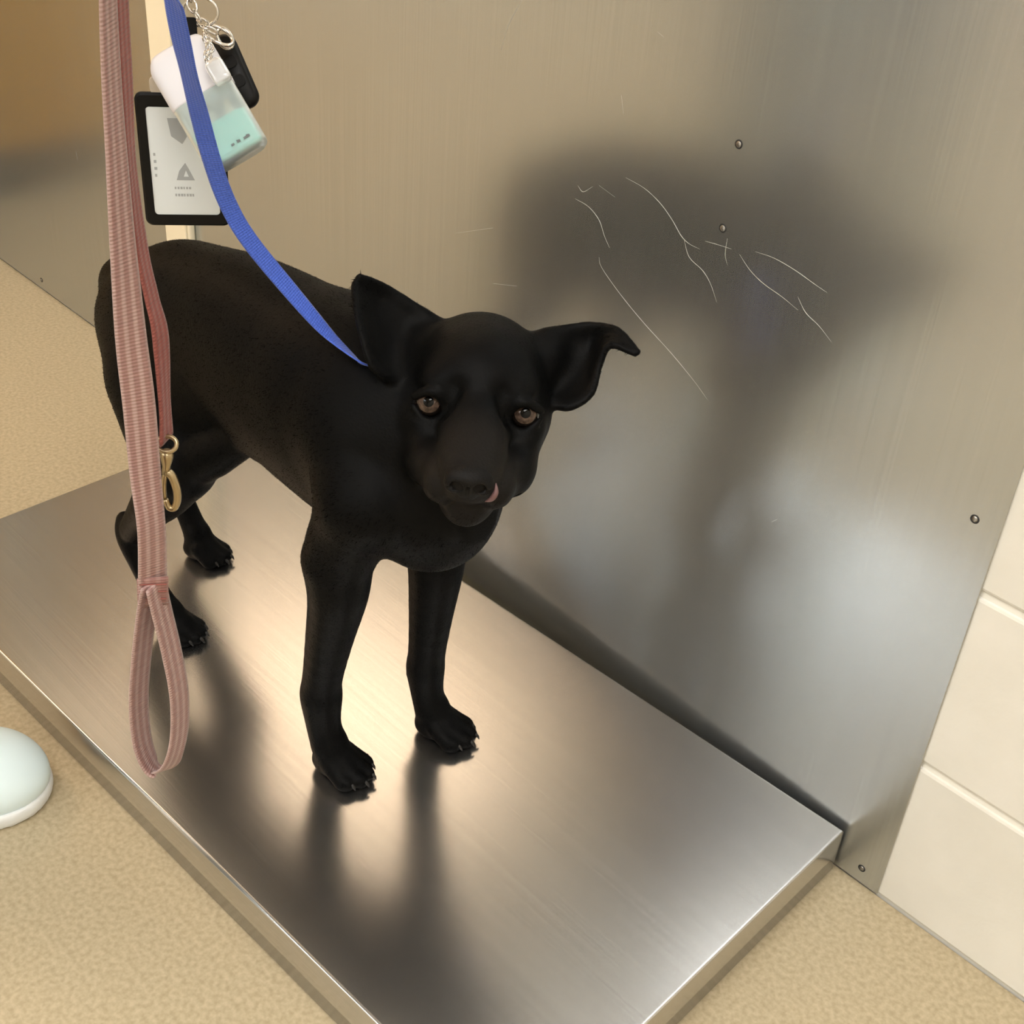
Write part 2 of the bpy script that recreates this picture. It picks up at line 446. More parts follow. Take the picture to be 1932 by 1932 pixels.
# ------------------------------------------------------------------ the dog: one continuous skin grown from a distance field
ZT = PL['h']
class Field:
    """a sampled signed distance field; shapes are blended in locally"""
    def __init__(self, lo, hi, h):
        self.lo = np.array(lo, float); self.h = h
        self.n = np.ceil((np.array(hi)-self.lo)/h).astype(int)+1
        self.v = np.full(self.n, 1.0, np.float32)
    def block(self, lo, hi):
        a = np.maximum(np.floor((np.array(lo)-self.lo)/self.h).astype(int), 0)
        b = np.minimum(np.ceil((np.array(hi)-self.lo)/self.h).astype(int)+1, self.n)
        ax = [self.lo[i]+self.h*np.arange(a[i], b[i], dtype=np.float32) for i in range(3)]
        P = np.stack(np.meshgrid(*ax, indexing='ij'), -1).astype(np.float32)
        return tuple(slice(a[i], b[i]) for i in range(3)), P
    def add(self, sl, d, k):
        o = self.v[sl]
        if k <= 0:
            self.v[sl] = np.minimum(o, d); return
        h = np.clip(0.5+0.5*(o-d)/k, 0, 1)
        self.v[sl] = o*(1-h)+d*h - k*h*(1-h)
    def sub(self, sl, d, k):
        o = self.v[sl]; d = -d
        h = np.clip(0.5-0.5*(o-d)/k, 0, 1)
        self.v[sl] = o*(1-h)+d*h + k*h*(1-h)
    def cone(self, a, b, ra, rb, k=0.012, op='add'):
        a = np.array(a, np.float32); b = np.array(b, np.float32)
        R = max(ra, rb)+0.03
        sl, P = self.block(np.minimum(a, b)-R, np.maximum(a, b)+R)
        ab = b-a; t = np.clip(((P-a)@ab)/max(float(ab@ab), 1e-9), 0, 1)
        d = np.linalg.norm(P-a-t[..., None]*ab, axis=-1)-(ra+(rb-ra)*t)
        getattr(self, op)(sl, d, k)
    def chain(self, pts, rad, k=0.012, n=4):
        P = catmull(np.column_stack([np.array(pts, float), np.array(rad, float)]), n)
        for i in range(len(P)-1):
            self.cone(P[i, :3], P[i+1, :3], P[i, 3], P[i+1, 3], k if i == 0 else 0.006)
    def ell(self, c, r, axes=None, k=0.012, op='add'):
        c = np.array(c, np.float32); r = np.array(r, np.float32)
        A = np.eye(3, dtype=np.float32) if axes is None else np.array(axes, np.float32)
        R = float(r.max())+0.03
        sl, P = self.block(c-R, c+R)
        q = (P-c)@A.T
        k0 = np.linalg.norm(q/r, axis=-1); k1 = np.linalg.norm(q/(r*r), axis=-1)+1e-9
        getattr(self, op)(sl, k0*(k0-1)/k1, k)
    def cloud(self, pts, rad, k=0.004):
        pts = np.array(pts, np.float32); R = float(np.max(rad))+0.012
        sl, P = self.block(pts.min(0)-R, pts.max(0)+R)
        d = np.full(P.shape[:3], 1.0, np.float32)
        for p, r in zip(pts, np.broadcast_to(rad, (len(pts),))):
            sl2, P2 = self.block(p-R, p+R)
            rel = tuple(slice(s2.start-s1.start, s2.stop-s1.start) for s1, s2 in zip(sl, sl2))
            d[rel] = np.minimum(d[rel], np.linalg.norm(P2-p, axis=-1)-r)
        self.add(sl, d, k)
    def loft_x(self, table, ymid, k=0.012, power=2.2):
        T = np.array(table, float)
        xs = T[:, 0]
        sl, P = self.block((xs[0]-.05, -0.48, 0.2), (xs[-1]+.05, -0.12, 0.66))
        x = P[..., 0]
        xx = np.linspace(xs[0], xs[-1], 200)
        fine = []
        # smooth (cubic) interpolation of the profile
        C_ = catmull(T, 12)
        fine = [np.interp(x, C_[:, 0], C_[:, j]) for j in (1, 2, 3)]
        zc, a, b = fine
        q = (np.abs((P[..., 1]-ymid(x))/a)**power + np.abs((P[..., 2]-zc)/b)**power)**(1/power)
        d = (q-1)*np.minimum(a, b)*0.9
        d = np.maximum(d, np.maximum(xs[0]-x, x-xs[-1]))
        self.add(sl, d.astype(np.float32), k)
    def mesh(self, smooth=2):
        v = self.v; h = self.h
        s = v < 0
        n = np.array(v.shape)-1
        cnt = np.zeros(n, np.int8)
        for dx in (0, 1):
            for dy in (0, 1):
                for dz in (0, 1):
                    cnt += s[dx:dx+n[0], dy:dy+n[1], dz:dz+n[2]]
        act = (cnt > 0) & (cnt < 8)
        idx = -np.ones(n, np.int64); ijk = np.argwhere(act); idx[act] = np.arange(len(ijk))
        acc = np.zeros((len(ijk), 3)); num = np.zeros(len(ijk))
        cor = [(a, b, c) for a in (0, 1) for b in (0, 1) for c in (0, 1)]
        for A in cor:
            for ax in range(3):
                if A[ax]: continue
                B = list(A); B[ax] = 1
                va = v[ijk[:, 0]+A[0], ijk[:, 1]+A[1], ijk[:, 2]+A[2]].astype(float)
                vb = v[ijk[:, 0]+B[0], ijk[:, 1]+B[1], ijk[:, 2]+B[2]].astype(float)
                m = (va < 0) != (vb < 0)
                t = np.where(m, va/np.where(m, va-vb, 1), 0)
                p = np.tile(np.array(A, float), (len(ijk), 1)); p[:, ax] += t
                acc[m] += p[m]; num[m] += 1
        pos = self.lo + (ijk + acc/num[:, None])*h
        quads = []
        for ax in range(3):
            o1, o2 = [(1, 2), (2, 0), (0, 1)][ax]
            sa = [slice(None)]*3; sb = [slice(None)]*3
            sa[ax] = slice(0, -1); sb[ax] = slice(1, None)
            ch = s[tuple(sa)] != s[tuple(sb)]
            e = np.argwhere(ch)
            e = e[(e[:, o1] > 0) & (e[:, o2] > 0) & (e[:, o1] < n[o1]) & (e[:, o2] < n[o2])]
            ins = s[tuple(e.T)]
            def cell(d1, d2):
                c = e.copy(); c[:, o1] -= d1; c[:, o2] -= d2
                return idx[tuple(c.T)]
            q = np.stack([cell(1, 1), cell(0, 1), cell(0, 0), cell(1, 0)], 1)
            q[~ins] = q[~ins][:, ::-1]
            quads.append(q)
        F = np.vstack(quads)
        # gentle smoothing along the surface
        E_ = np.vstack([F[:, [0, 1]], F[:, [1, 2]], F[:, [2, 3]], F[:, [3, 0]]])
        for _ in range(smooth):
            sm = np.zeros_like(pos); c = np.zeros(len(pos))
            np.add.at(sm, E_[:, 0], pos[E_[:, 1]]); np.add.at(c, E_[:, 0], 1)
            np.add.at(sm, E_[:, 1], pos[E_[:, 0]]); np.add.at(c, E_[:, 1], 1)
            pos = pos*0.5 + 0.5*sm/c[:, None]
        return pos, F

def fast_mesh(name, V, F):
    me = bpy.data.meshes.new(name)
    k = F.shape[1]
    me.vertices.add(len(V)); me.vertices.foreach_set('co', V.astype(np.float32).ravel())
    me.loops.add(F.size); me.loops.foreach_set('vertex_index', F.astype(np.int32).ravel())
    me.polygons.add(len(F)); me.polygons.foreach_set('loop_start', np.arange(0, F.size, k, dtype=np.int32))
    me.polygons.foreach_set('loop_total', np.full(len(F), k, np.int32))
    me.update(calc_edges=True); me.validate()
    return me

# frame of the head: turned to the photographer, nose below the line of sight
EYE_MID = at(900, 772, 1.03)
Vv = CAM_POS-EYE_MID; Vv /= np.linalg.norm(Vv)
ra = math.radians(6.65)
HL = RIGHT*math.cos(ra)+DOWN*math.sin(ra); HL = HL-Vv*(HL@Vv); HL /= np.linalg.norm(HL)
UP0 = -(DOWN*math.cos(ra)-RIGHT*math.sin(ra)); UP0 = UP0-Vv*(UP0@Vv)-HL*(UP0@HL); UP0 /= np.linalg.norm(UP0)
ta = math.radians(20)
HF = Vv*math.cos(ta)-UP0*math.sin(ta)
HU = UP0*math.cos(ta)+Vv*math.sin(ta)
AX = np.array([HF, HL, HU])
def H(f, l, u):
    return EYE_MID + HF*f + HL*l + HU*u

def ear_sheet(rows, cup, n_s=16, n_t=25):
    """rows: list of (upper point, lower point, tip depth shift); returns points of a cupped pinna"""
    up = catmull([r[0] for r in rows], 12); lo = catmull([r[1] for r in rows], 12)
    m = len(up); pts = []; rad = []
    for i in range(m):
        s = i/(m-1)
        width = np.linalg.norm(up[i]-lo[i])
        for k in range(n_t):
            t = k/(n_t-1)
            p = up[i]*(1-t)+lo[i]*t
            p = p + FWD*cup*min(1, width/0.05)*4*t*(1-t)*(1-0.35*s)
            pts.append(p); rad.append(0.0052-0.0022*s-(0.0012 if k in (0, n_t-1) else 0))
    return pts, rad

def paw(F, c, heading, s=1.0, spread=1.0):
    """four toes, pad and knuckles; c = point on the ground under the paw's middle"""
    hd = np.array([math.cos(heading), math.sin(heading), 0]); sd = np.array([-hd[1], hd[0], 0]); up = np.array([0, 0, 1.0])
    c = np.array(c, float)
    claws = []
    F.ell(c - hd*0.010*s + up*0.014*s, (0.021*s, 0.019*s, 0.0145*s), np.array([hd, sd, up]), 0.006)
    for (a, fw) in ((-0.0175, 0.010), (-0.0062, 0.019), (0.0062, 0.019), (0.0175, 0.010)):
        p1 = c + sd*a*s*0.75*spread + hd*(fw-0.012)*s + up*0.0205*s
        p2 = c + sd*a*s*spread + hd*(fw+0.006)*s + up*0.0095*s
        F.cone(p1, p2, 0.0092*s, 0.0090*s, 0.003)
        F.ell(p2 + hd*0.003*s, (0.0105*s, 0.0078*s, 0.0088*s), np.array([hd, sd, up]), 0.002)
        claws.append((p2 + hd*0.010*s + up*0.002*s, hd, up))
    return claws

def build_dog():
    F = Field((-0.99, -0.43, 0.052), (-0.18, -0.13, 0.64), 0.002)
    ymid = lambda x: -0.31+0.049*(x+0.773)
    # trunk: x, centre z, half width, half height
    F.loft_x([(-.890, .405, .012, .02), (-.874, .405, .028, .034), (-.85, .410, .044, .050), (-.82, .418, .055, .067), (-.77, .436, .061, .081),
              (-.70, .448, .060, .085), (-.64, .452, .064, .091), (-.58, .450, .070, .096), (-.52, .446, .074, .099), (-.46, .441, .072, .102),
              (-.41, .438, .066, .096), (-.37, .438, .052, .078), (-.345, .436, .036, .054), (-.33, .435, .016, .026)], ymid, 0.0)
    F.ell((-.375, -.286, .405), (.052, .058, .066), None, 0.03)                 # breast
    # neck
    F.chain([(-.50, -.290, .472), (-.44, -.276, .480), (-.395, -.256, .486), H(-.085, 0, -.01)], [.066, .060, .057, .052], 0.03)
    F.chain([(-.40, -.280, .41), (-.37, -.265, .44), H(-.06, 0, -.045)], [.05, .046, .040], 0.025)
    # right foreleg (near)
    F.chain([(-.445, -.322, .465), (-.402, -.343, .415)], [.042, .042], 0.03)
    F.chain([(-.402, -.344, .415), (-.430, -.356, .345)], [.040, .031], 0.02)
    F.chain([(-.428, -.357, .335), (-.429, -.357, .30), (-.443, -.357, .24), (-.457, -.357, .175), (-.4585, -.357, .152), (-.4565, -.356, .115), (-.449, -.353, .088)],
            [.029, .026, .0215, .018, .0185, .0155, .0165], 0.014)
    F.cone((-.453, -.357, .322), (-.447, -.357, .335), .010, .012, 0.010)         # point of the elbow
    F.ell((-.478, -.357, .140), (.006, .006, .007), None, 0.006)                 # stopper pad
    # left foreleg
    F.chain([(-.455, -.24, .465), (-.41, -.238, .415), (-.432, -.240, .34)], [.042, .042, .034], 0.03)
    F.chain([(-.432, -.240, .335), (-.424, -.242, .29), (-.427, -.243, .23), (-.432, -.243, .165), (-.434, -.242, .142), (-.431, -.240, .108), (-.424, -.236, .086)],
            [.030, .0265, .0215, .0175, .0175, .0150, .016], 0.014)
    F.ell((-.451, -.246, .130), (.006, .006, .007), None, 0.006)
    # right hind leg (near)
    F.ell((-.780, -.333, .400), (.062, .034, .078), None, 0.025)
    F.ell((-.768, -.342, .355), (.060, .032, .070), None, 0.025)
    F.chain([(-.765, -.345, .37), (-.725, -.356, .335), (-.690, -.360, .312)], [.042, .039, .033], 0.025)
    F.ell((-.705, -.340, .365), (.060, .026, .055), None, 0.025)
    F.chain([(-.580, -.322, .398), (-.618, -.336, .366), (-.66, -.350, .332)], [.014, .018, .025], 0.03)             # flank fold
    F.chain([(-.690, -.361, .310), (-.725, -.365, .262), (-.770, -.369, .208), (-.797, -.370, .172)], [.033, .028, .0185, .015], 0.018)
    F.chain([(-.815, -.370, .182), (-.800, -.370, .164), (-.779, -.369, .130), (-.757, -.366, .098), (-.741, -.363, .084)], [.008, .0155, .0130, .0128, .0140], 0.01)
    # left hind leg
    F.ell((-.80, -.275, .40), (.062, .034, .08), None, 0.03)
    F.chain([(-.815, -.272, .40), (-.80, -.264, .345), (-.785, -.258, .295)], [.050, .044, .033], 0.03)
    F.chain([(-.785, -.258, .292), (-.825, -.256, .25), (-.88, -.254, .20), (-.912, -.253, .170)], [.033, .027, .019, .0155], 0.02)
    F.chain([(-.930, -.253, .180), (-.914, -.254, .164), (-.893, -.255, .128), (-.868, -.256, .098), (-.852, -.256, .084)], [.008, .0155, .0130, .0128, .0140], 0.01)
    # tail, hanging
    F.chain([(-.85, -.312, .452), (-.882, -.310, .430), (-.896, -.305, .38), (-.892, -.300, .31), (-.878, -.298, .25), (-.860, -.297, .21), (-.842, -.297, .19)],
            [.024, .020, .016, .0135, .0115, .009, .006], 0.02)
    # head -----------------------------------------------------------
    F.ell(H(-.062, 0, .004), (.070, .056, .056), AX, 0.02)
    F.ell(H(-.030, 0, .020), (.045, .044, .036), AX, 0.014)                       # forehead
    for s in (-1, 1):
        F.ell(H(-.050, .034*s, -.018), (.046, .030, .038), AX, 0.014)             # cheek muscle
        F.ell(H(-.010, .030*s, .0185), (.017, .017, .011), AX, 0.012)              # brow
        F.ell(H(-.010, .041*s, -.016), (.020, .016, .014), AX, 0.012)             # cheekbone
        F.ell(H(-.004, .033*s, -.044), (.050, .022, .024), AX, 0.014)              # jaw side
        F.ell(H(.046, .0205*s, -.041), (.036, .0175, .020), AX, 0.010)            # flews
    F.chain([H(-.01, 0, .000), H(.025, 0, -.014), H(.052, 0, -.022), H(.076, 0, -.028)], [.031, .0255, .0240, .0205], 0.014)
    F.chain([H(-.02, 0, -.055), H(.03, 0, -.060), H(.062, 0, -.059)], [.034, .024, .0150], 0.014)   # lower jaw
    F.ell(H(-.05, 0, -.055), (.05, .045, .035), AX, 0.02)                         # throat
    F.ell(H(.088, 0, -.024), (.0125, .0175, .0130), AX, 0.005)                    # nose bed
    # mouth line
    for s in (-1, 1):
        P = catmull([H(.086, .004*s, -.052), H(.072, .024*s, -.057), H(.045, .036*s, -.058), H(.015, .044*s, -.052)], 5)
        for i in range(len(P)-1): F.cone(P[i], P[i+1], .0016, .0016, 0.003, 'sub')
        # eye hollow and lids
        F.ell(H(.008, .039*s, .0005), (.017, .0150, .0135), AX, 0.004, 'sub')
        lid = catmull([H(.0040, .0240*s, -.002), H(.0075, .030*s, .0100), H(.0070, .0400*s, .0132), H(.0015, .0520*s, .0055)], 4)
        for i in range(len(lid)-1): F.cone(lid[i], lid[i+1], .0034, .0034, 0.003)
        lid = catmull([H(.0040, .0240*s, -.003), H(.0060, .031*s, -.0112), H(.0055, .0415*s, -.0120), H(.0010, .0525*s, -.002)], 4)
        for i in range(len(lid)-1): F.cone(lid[i], lid[i+1], .0024, .0024, 0.003)
        F.cone(H(.013, .0195*s, .020), H(.020, .0205*s, .000), .0016, .0012, 0.016, 'sub')   # furrow by the stop
    # ears
    def rows(px, dep):
        return [(at(a, b, d1), at(c, d_, d2)) for (a, b, c, d_), (d1, d2) in zip(px, dep)]
    left = rows([(1012, 640, 1045, 765), (1040, 626, 1078, 768), (1080, 616, 1116, 742), (1122, 612, 1130, 692), (1166, 622, 1150, 652), (1204, 664, 1198, 668)],
                [(1.085, 1.070), (1.085, 1.065), (1.088, 1.065), (1.088, 1.070), (1.075, 1.066), (1.060, 1.060)])
    pts, rad = ear_sheet(left, 0.020); F.cloud(pts, rad, 0.006)
    right = rows([(822, 606, 762, 716), (800, 588, 728, 712), (768, 566, 700, 688), (738, 546, 682, 632), (706, 529, 670, 580), (678, 521, 667, 538)],
                 [(1.080, 1.055), (1.076, 1.040), (1.070, 1.030), (1.064, 1.028), (1.052, 1.032), (1.040, 1.040)])
    pts, rad = ear_sheet(right, 0.020); F.cloud(pts, rad, 0.006)
    F.ell(H(-.080, .052, .020), (.026, .020, .026), AX, 0.014)
    F.ell(H(-.080, -.052, .020), (.026, .020, .026), AX, 0.014)
    claws = []
    claws += paw(F, (-.439, -.350, ZT), 0.30, 1.0)
    claws += paw(F, (-.413, -.234, ZT), 0.42, 1.0)
    claws += paw(F, (-.731, -.361, ZT), 0.45, 0.90)
    claws += paw(F, (-.841, -.257, ZT), 0.45, 0.92)
    for (a, b, r1, r2) in [((-.448, -.354, .092), (-.440, -.352, .078), .0165, .0175), ((-.424, -.238, .090), (-.417, -.235, .078), .016, .0175),
                           ((-.738, -.364, .086), (-.731, -.362, .076), .0145, .016), ((-.853, -.257, .086), (-.846, -.257, .076), .0145, .016)]:
        F.cone(a, b, r1, r2, 0.008)
    # nothing below the plate
    zz = F.lo[2]+F.h*np.arange(F.n[2])
    F.v = np.maximum(F.v, (ZT+0.0004-zz)[None, None, :].astype(np.float32))
    return F, claws

F_dog, claw_list = build_dog()
dogV, dogF = F_dog.mesh(3)
def coat_mat(name='black_coat', spec=0.09, rough=0.55, k=1.0):
    m, nt, b = new_mat(name)
    tc = nt.nodes.new('ShaderNodeTexCoord')
    nz = nt.nodes.new('ShaderNodeTexNoise'); nz.inputs['Scale'].default_value = 14; nz.inputs['Detail'].default_value = 6
    nt.links.new(tc.outputs['Object'], nz.inputs['Vector'])
    rp = nt.nodes.new('ShaderNodeValToRGB')
    rp.color_ramp.elements[0].color = (0.0011*k, 0.0011*k, 0.0011*k, 1); rp.color_ramp.elements[1].color = (0.0020*k, 0.0020*k, 0.0020*k, 1)
    nt.links.new(nz.outputs['Fac'], rp.inputs[0])
    # lighter brown mixed into the base colour around the muzzle
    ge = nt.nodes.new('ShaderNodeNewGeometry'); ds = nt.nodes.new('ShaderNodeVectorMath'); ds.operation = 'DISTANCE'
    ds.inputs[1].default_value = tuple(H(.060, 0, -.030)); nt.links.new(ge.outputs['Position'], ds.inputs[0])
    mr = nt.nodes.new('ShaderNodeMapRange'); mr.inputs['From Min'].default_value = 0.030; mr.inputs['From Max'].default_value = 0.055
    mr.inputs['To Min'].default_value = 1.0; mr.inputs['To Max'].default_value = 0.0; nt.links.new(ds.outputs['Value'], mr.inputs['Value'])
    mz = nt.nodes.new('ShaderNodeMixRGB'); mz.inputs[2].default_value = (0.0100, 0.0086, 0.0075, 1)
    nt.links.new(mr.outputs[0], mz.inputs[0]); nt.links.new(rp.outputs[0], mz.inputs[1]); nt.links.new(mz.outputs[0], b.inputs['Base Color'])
    b.inputs['Roughness'].default_value = rough
    b.inputs['Specular IOR Level'].default_value = spec
    n2 = nt.nodes.new('ShaderNodeTexNoise'); n2.inputs['Scale'].default_value = 420; n2.inputs['Detail'].default_value = 2
    nt.links.new(tc.outputs['Object'], n2.inputs['Vector'])
    bp = nt.nodes.new('ShaderNodeBump'); bp.inputs['Strength'].default_value = 0.35; bp.inputs['Distance'].default_value = 0.001
    nt.links.new(n2.outputs['Fac'], bp.inputs['Height']); nt.links.new(bp.outputs[0], b.inputs['Normal'])
    return m
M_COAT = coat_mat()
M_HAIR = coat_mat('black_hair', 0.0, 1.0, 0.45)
dog = empty('dog', (-0.6, -0.30, ZT))
tag(dog, 'black short-haired dog standing on the steel scale and looking up at the camera', 'dog')
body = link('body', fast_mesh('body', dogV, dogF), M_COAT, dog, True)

# eyes
M_EYE = plain('eye_dark', (0.012, 0.008, 0.006), 0.05, 0, 0.6)
M_IRIS = noise_mat('eye_iris', (0.035, 0.022, 0.016), (0.11, 0.072, 0.052), nscale=300, rough=0.05, spec=0.25)
M_PUPIL = plain('eye_pupil', (0.001, 0.001, 0.001), 0.03, 0, 0.18)
def dome(name, center, axis, R, ang, mat, parent, lift=0.0):
    """cap of a sphere of radius R around the direction axis, half angle ang"""
    a = np.array(axis)/np.linalg.norm(axis)
    t = np.cross(a, [0, 0, 1.0]); t /= np.linalg.norm(t); b = np.cross(a, t)
    verts = [center + a*(R+lift)]; faces = []
    NR, NS = 8, 28
    for i in range(1, NR+1):
        th = ang*i/NR
        for k in range(NS):
            ph = 2*math.pi*k/NS
            verts.append(center + (R+lift)*(a*math.cos(th) + (t*math.cos(ph)+b*math.sin(ph))*math.sin(th)))
    for k in range(NS): faces.append((0, 1+k, 1+(k+1) % NS))
    for i in range(NR-1):
        for k in range(NS):
            p = 1+i*NS
            faces.append((p+k, p+NS+k, p+NS+(k+1) % NS, p+(k+1) % NS))
    return mesh_obj(name, verts, faces, mat, parent, True)
for s in (-1, 1):
    ec = H(-.0042, .0385*s, .0)
    gaze = CAM_POS-ec; gaze /= np.linalg.norm(gaze)
    gaze = gaze + HL*0.10*s; gaze /= np.linalg.norm(gaze)
    bm = bmesh.new(); bmesh.ops.create_uvsphere(bm, u_segments=32, v_segments=20, radius=0.0125)
    bmesh.ops.translate(bm, vec=Vector(ec), verts=bm.verts)
    eye = bm_obj('eye', bm, M_EYE, dog, True)
    eye['label'] = 'brown eye with a bright catchlight'
    dome('iris', ec, gaze, 0.0125, 0.78, M_IRIS, eye, 0.00012)
    dome('pupil', ec, gaze, 0.0125, 0.34, M_PUPIL, eye, 0.00024)

# nose leather with nostrils
M_NOSE = noise_mat('nose_leather', (0.002, 0.0018, 0.0016), (0.005, 0.004, 0.0036), nscale=600, rough=0.55, bump=0.3, spec=0.16)
def nose():
    N = Field(H(.085, 0, -.024)-0.035, H(.085, 0, -.024)+0.035, 0.0008)
    N.ell(H(.092, 0, -.0215), (.0115, .0180, .0100), AX, 0)
    N.ell(H(.0885, 0, -.031), (.0105, .0110, .0095), AX, 0.006)
    for s in (-1, 1):
        N.ell(H(.0905, .0118*s, -.0265), (.0100, .0072, .0082), AX, 0.003)
        N.ell(H(.1010, .0088*s, -.0265), (.0085, .0050, .0044), AX, 0.0015, 'sub')
        N.cone(H(.1000, .0120*s, -.0285), H(.0960, .0175*s, -.0300), .0022, .0016, 0.0015, 'sub')
    N.cone(H(.1015, 0, -.025), H(.0975, 0, -.041), .0011, .0011, 0.0012, 'sub')
    V, Fq = N.mesh(1)
    return link('nose', fast_mesh('nose', V, Fq), M_NOSE, dog, True)
nose_o = nose(); nose_o['label'] = 'dark leathery nose with two nostrils'
M_PINK = plain('pink_lip', (0.13, 0.065, 0.065), 0.45)
bm = bmesh.new()
tube_bm(bm, catmull([H(.0905, .0205, -.024), H(.0925, .0212, -.031), H(.0915, .0185, -.037), H(.0900, .0140, -.0405)], 5),
        0.0024*np.sin(np.linspace(0.15, math.pi-0.15, 16)), 10)
lip = bm_obj('lip_edge', bm, M_PINK, dog, True); lip['label'] = 'pink edge of the lip beside the nostril'

# claws
M_CLAW = plain('dark_claw', (0.02, 0.018, 0.016), 0.35, 0, 0.3)
for (p, hd, up) in claw_list:
    bm = bmesh.new()
    pts = [p-hd*.002, p+hd*0.002, p+hd*0.0045-up*0.002, p+hd*0.006-up*0.005]
    pts = [np.array([q[0], q[1], max(q[2], ZT+0.0008)]) for q in pts]
    tube_bm(bm, pts, [0.0021, 0.0020, 0.0015, 0.0005], 8)
    bm_obj('claw', bm, M_CLAW, dog, True)

# short hair: single blades lying back along the body
def coat_hair(n=70000):
    V = dogV; Fq = dogF
    a = V[Fq[:, 2]]-V[Fq[:, 0]]; b = V[Fq[:, 3]]-V[Fq[:, 1]]
    nr = np.cross(a, b); area = np.linalg.norm(nr, axis=1); nr /= area[:, None]+1e-12
    pick = rng.choice(len(Fq), n, p=area/area.sum())
    w = rng.random((n, 2))
    q = Fq[pick]
    p = (V[q[:, 0]]*((1-w[:, :1])*(1-w[:, 1:])) + V[q[:, 1]]*(w[:, :1]*(1-w[:, 1:])) + V[q[:, 2]]*(w[:, :1]*w[:, 1:]) + V[q[:, 3]]*((1-w[:, :1])*w[:, 1:]))
    nn = nr[pick]
    flow = np.tile(np.array([-0.8, 0.0, -0.6]), (n, 1))
    leg = p[:, 2] < 0.33
    flow[leg] = (-0.15, 0, -1)
    rel = p-EYE_MID
    hd = (np.linalg.norm(rel+HF*0.03, axis=1) < 0.12)
    flow[hd] = (-HF + 0.25*HU)[None] * 1.0
    ears = hd & (np.abs(rel@HL) > 0.062)
    flow[ears] = np.sign(rel[ears]@HL)[:, None]*HL[None]
    flow = flow + rng.normal(0, 0.25, (n, 3))
    flow -= nn*np.sum(flow*nn, 1)[:, None]
    flow /= np.linalg.norm(flow, axis=1)[:, None]+1e-9
    face = hd & ((rel@HF) > -0.02)
    L = np.where(face, 0.0022, np.where(hd, 0.0035, np.where(leg, 0.004, 0.005)))*(0.6+0.8*rng.random(n))
    L = np.where((p[:, 2] < ZT+0.012), 0.001, L)
    eye_near = np.minimum(np.linalg.norm(p-H(0, .039, 0), axis=1), np.linalg.norm(p-H(0, -.039, 0), axis=1)) < 0.017
    nose_near = np.linalg.norm(p-H(.092, 0, -.028), axis=1) < 0.026
    keep = ~(eye_near | nose_near)
    p, nn, flow, L = p[keep], nn[keep], flow[keep], L[keep]
    lift = (0.14+0.14*rng.random(len(p)))[:, None]
    side = np.cross(nn, flow)
    base = p - nn*0.0006
    t1 = base + (flow*(1-lift*0.5)+nn*lift)*L[:, None]
    hw = 0.00035
    verts = np.empty((len(p)*3, 3))
    verts[0::3] = base-side*hw; verts[1::3] = base+side*hw; verts[2::3] = t1
    faces = np.arange(len(p)*3).reshape(-1, 3)
    o = link('coat_hair', fast_mesh('coat_hair', verts, faces), M_HAIR, dog, False)
    o['kind'] = 'stuff'
coat_hair()

# ------------------------------------------------------------------ blue slip lead
def strap_mat(name, face, stripe, rough, nstripe=3.0, weave=900.0):
    m, nt, b = new_mat(name)
    uv = nt.nodes.new('ShaderNodeUVMap'); uv.uv_map = 'strap'
    sp = nt.nodes.new('ShaderNodeSeparateXYZ'); nt.links.new(uv.outputs[0], sp.inputs[0])
    m1 = nt.nodes.new('ShaderNodeMath'); m1.operation = 'MULTIPLY'; m1.inputs[1].default_value = nstripe*2*math.pi
    nt.links.new(sp.outputs[0], m1.inputs[0])
    m2 = nt.nodes.new('ShaderNodeMath'); m2.operation = 'COSINE'; nt.links.new(m1.outputs[0], m2.inputs[0])
    mr = nt.nodes.new('ShaderNodeMapRange'); mr.inputs['From Min'].default_value = -0.3; mr.inputs['From Max'].default_value = 0.8
    nt.links.new(m2.outputs[0], mr.inputs['Value'])
    mx = nt.nodes.new('ShaderNodeMixRGB'); mx.inputs[1].default_value = (*face, 1); mx.inputs[2].default_value = (*stripe, 1)
    nt.links.new(mr.outputs[0], mx.inputs[0]); nt.links.new(mx.outputs[0], b.inputs['Base Color'])
    b.inputs['Roughness'].default_value = rough
    b.inputs['Sheen Weight'].default_value = 0.25; b.inputs['Sheen Roughness'].default_value = 0.4
    wv = nt.nodes.new('ShaderNodeMath'); wv.operation = 'MULTIPLY'; wv.inputs[1].default_value = weave*math.pi
    nt.links.new(sp.outputs[1], wv.inputs[0])
    sn = nt.nodes.new('ShaderNodeMath'); sn.operation = 'SINE'; nt.links.new(wv.outputs[0], sn.inputs[0])
    ad = nt.nodes.new('ShaderNodeMath'); ad.operation = 'ADD'; nt.links.new(sn.outputs[0], ad.inputs[0]); nt.links.new(m2.outputs[0], ad.inputs[1])
    bp = nt.nodes.new('ShaderNodeBump'); bp.inputs['Strength'].default_value = 0.4; bp.inputs['Distance'].default_value = 0.0004
    nt.links.new(ad.outputs[0], bp.inputs['Height']); nt.links.new(bp.outputs[0], b.inputs['Normal'])
    return m
M_BLUE = strap_mat('blue_webbing', (0.055, 0.125, 0.62), (0.065, 0.14, 0.68), 0.6, 6.0)
lead = empty('slip_lead', at(700, 692, 1.09))
tag(lead, 'bright blue flat slip lead looped round the neck of the black dog', 'leash')
def sdf(p):
    g = (np.array(p)-F_dog.lo)/F_dog.h
    i = np.clip(np.round(g).astype(int), 0, F_dog.n-1)
    return float(F_dog.v[tuple(i)])
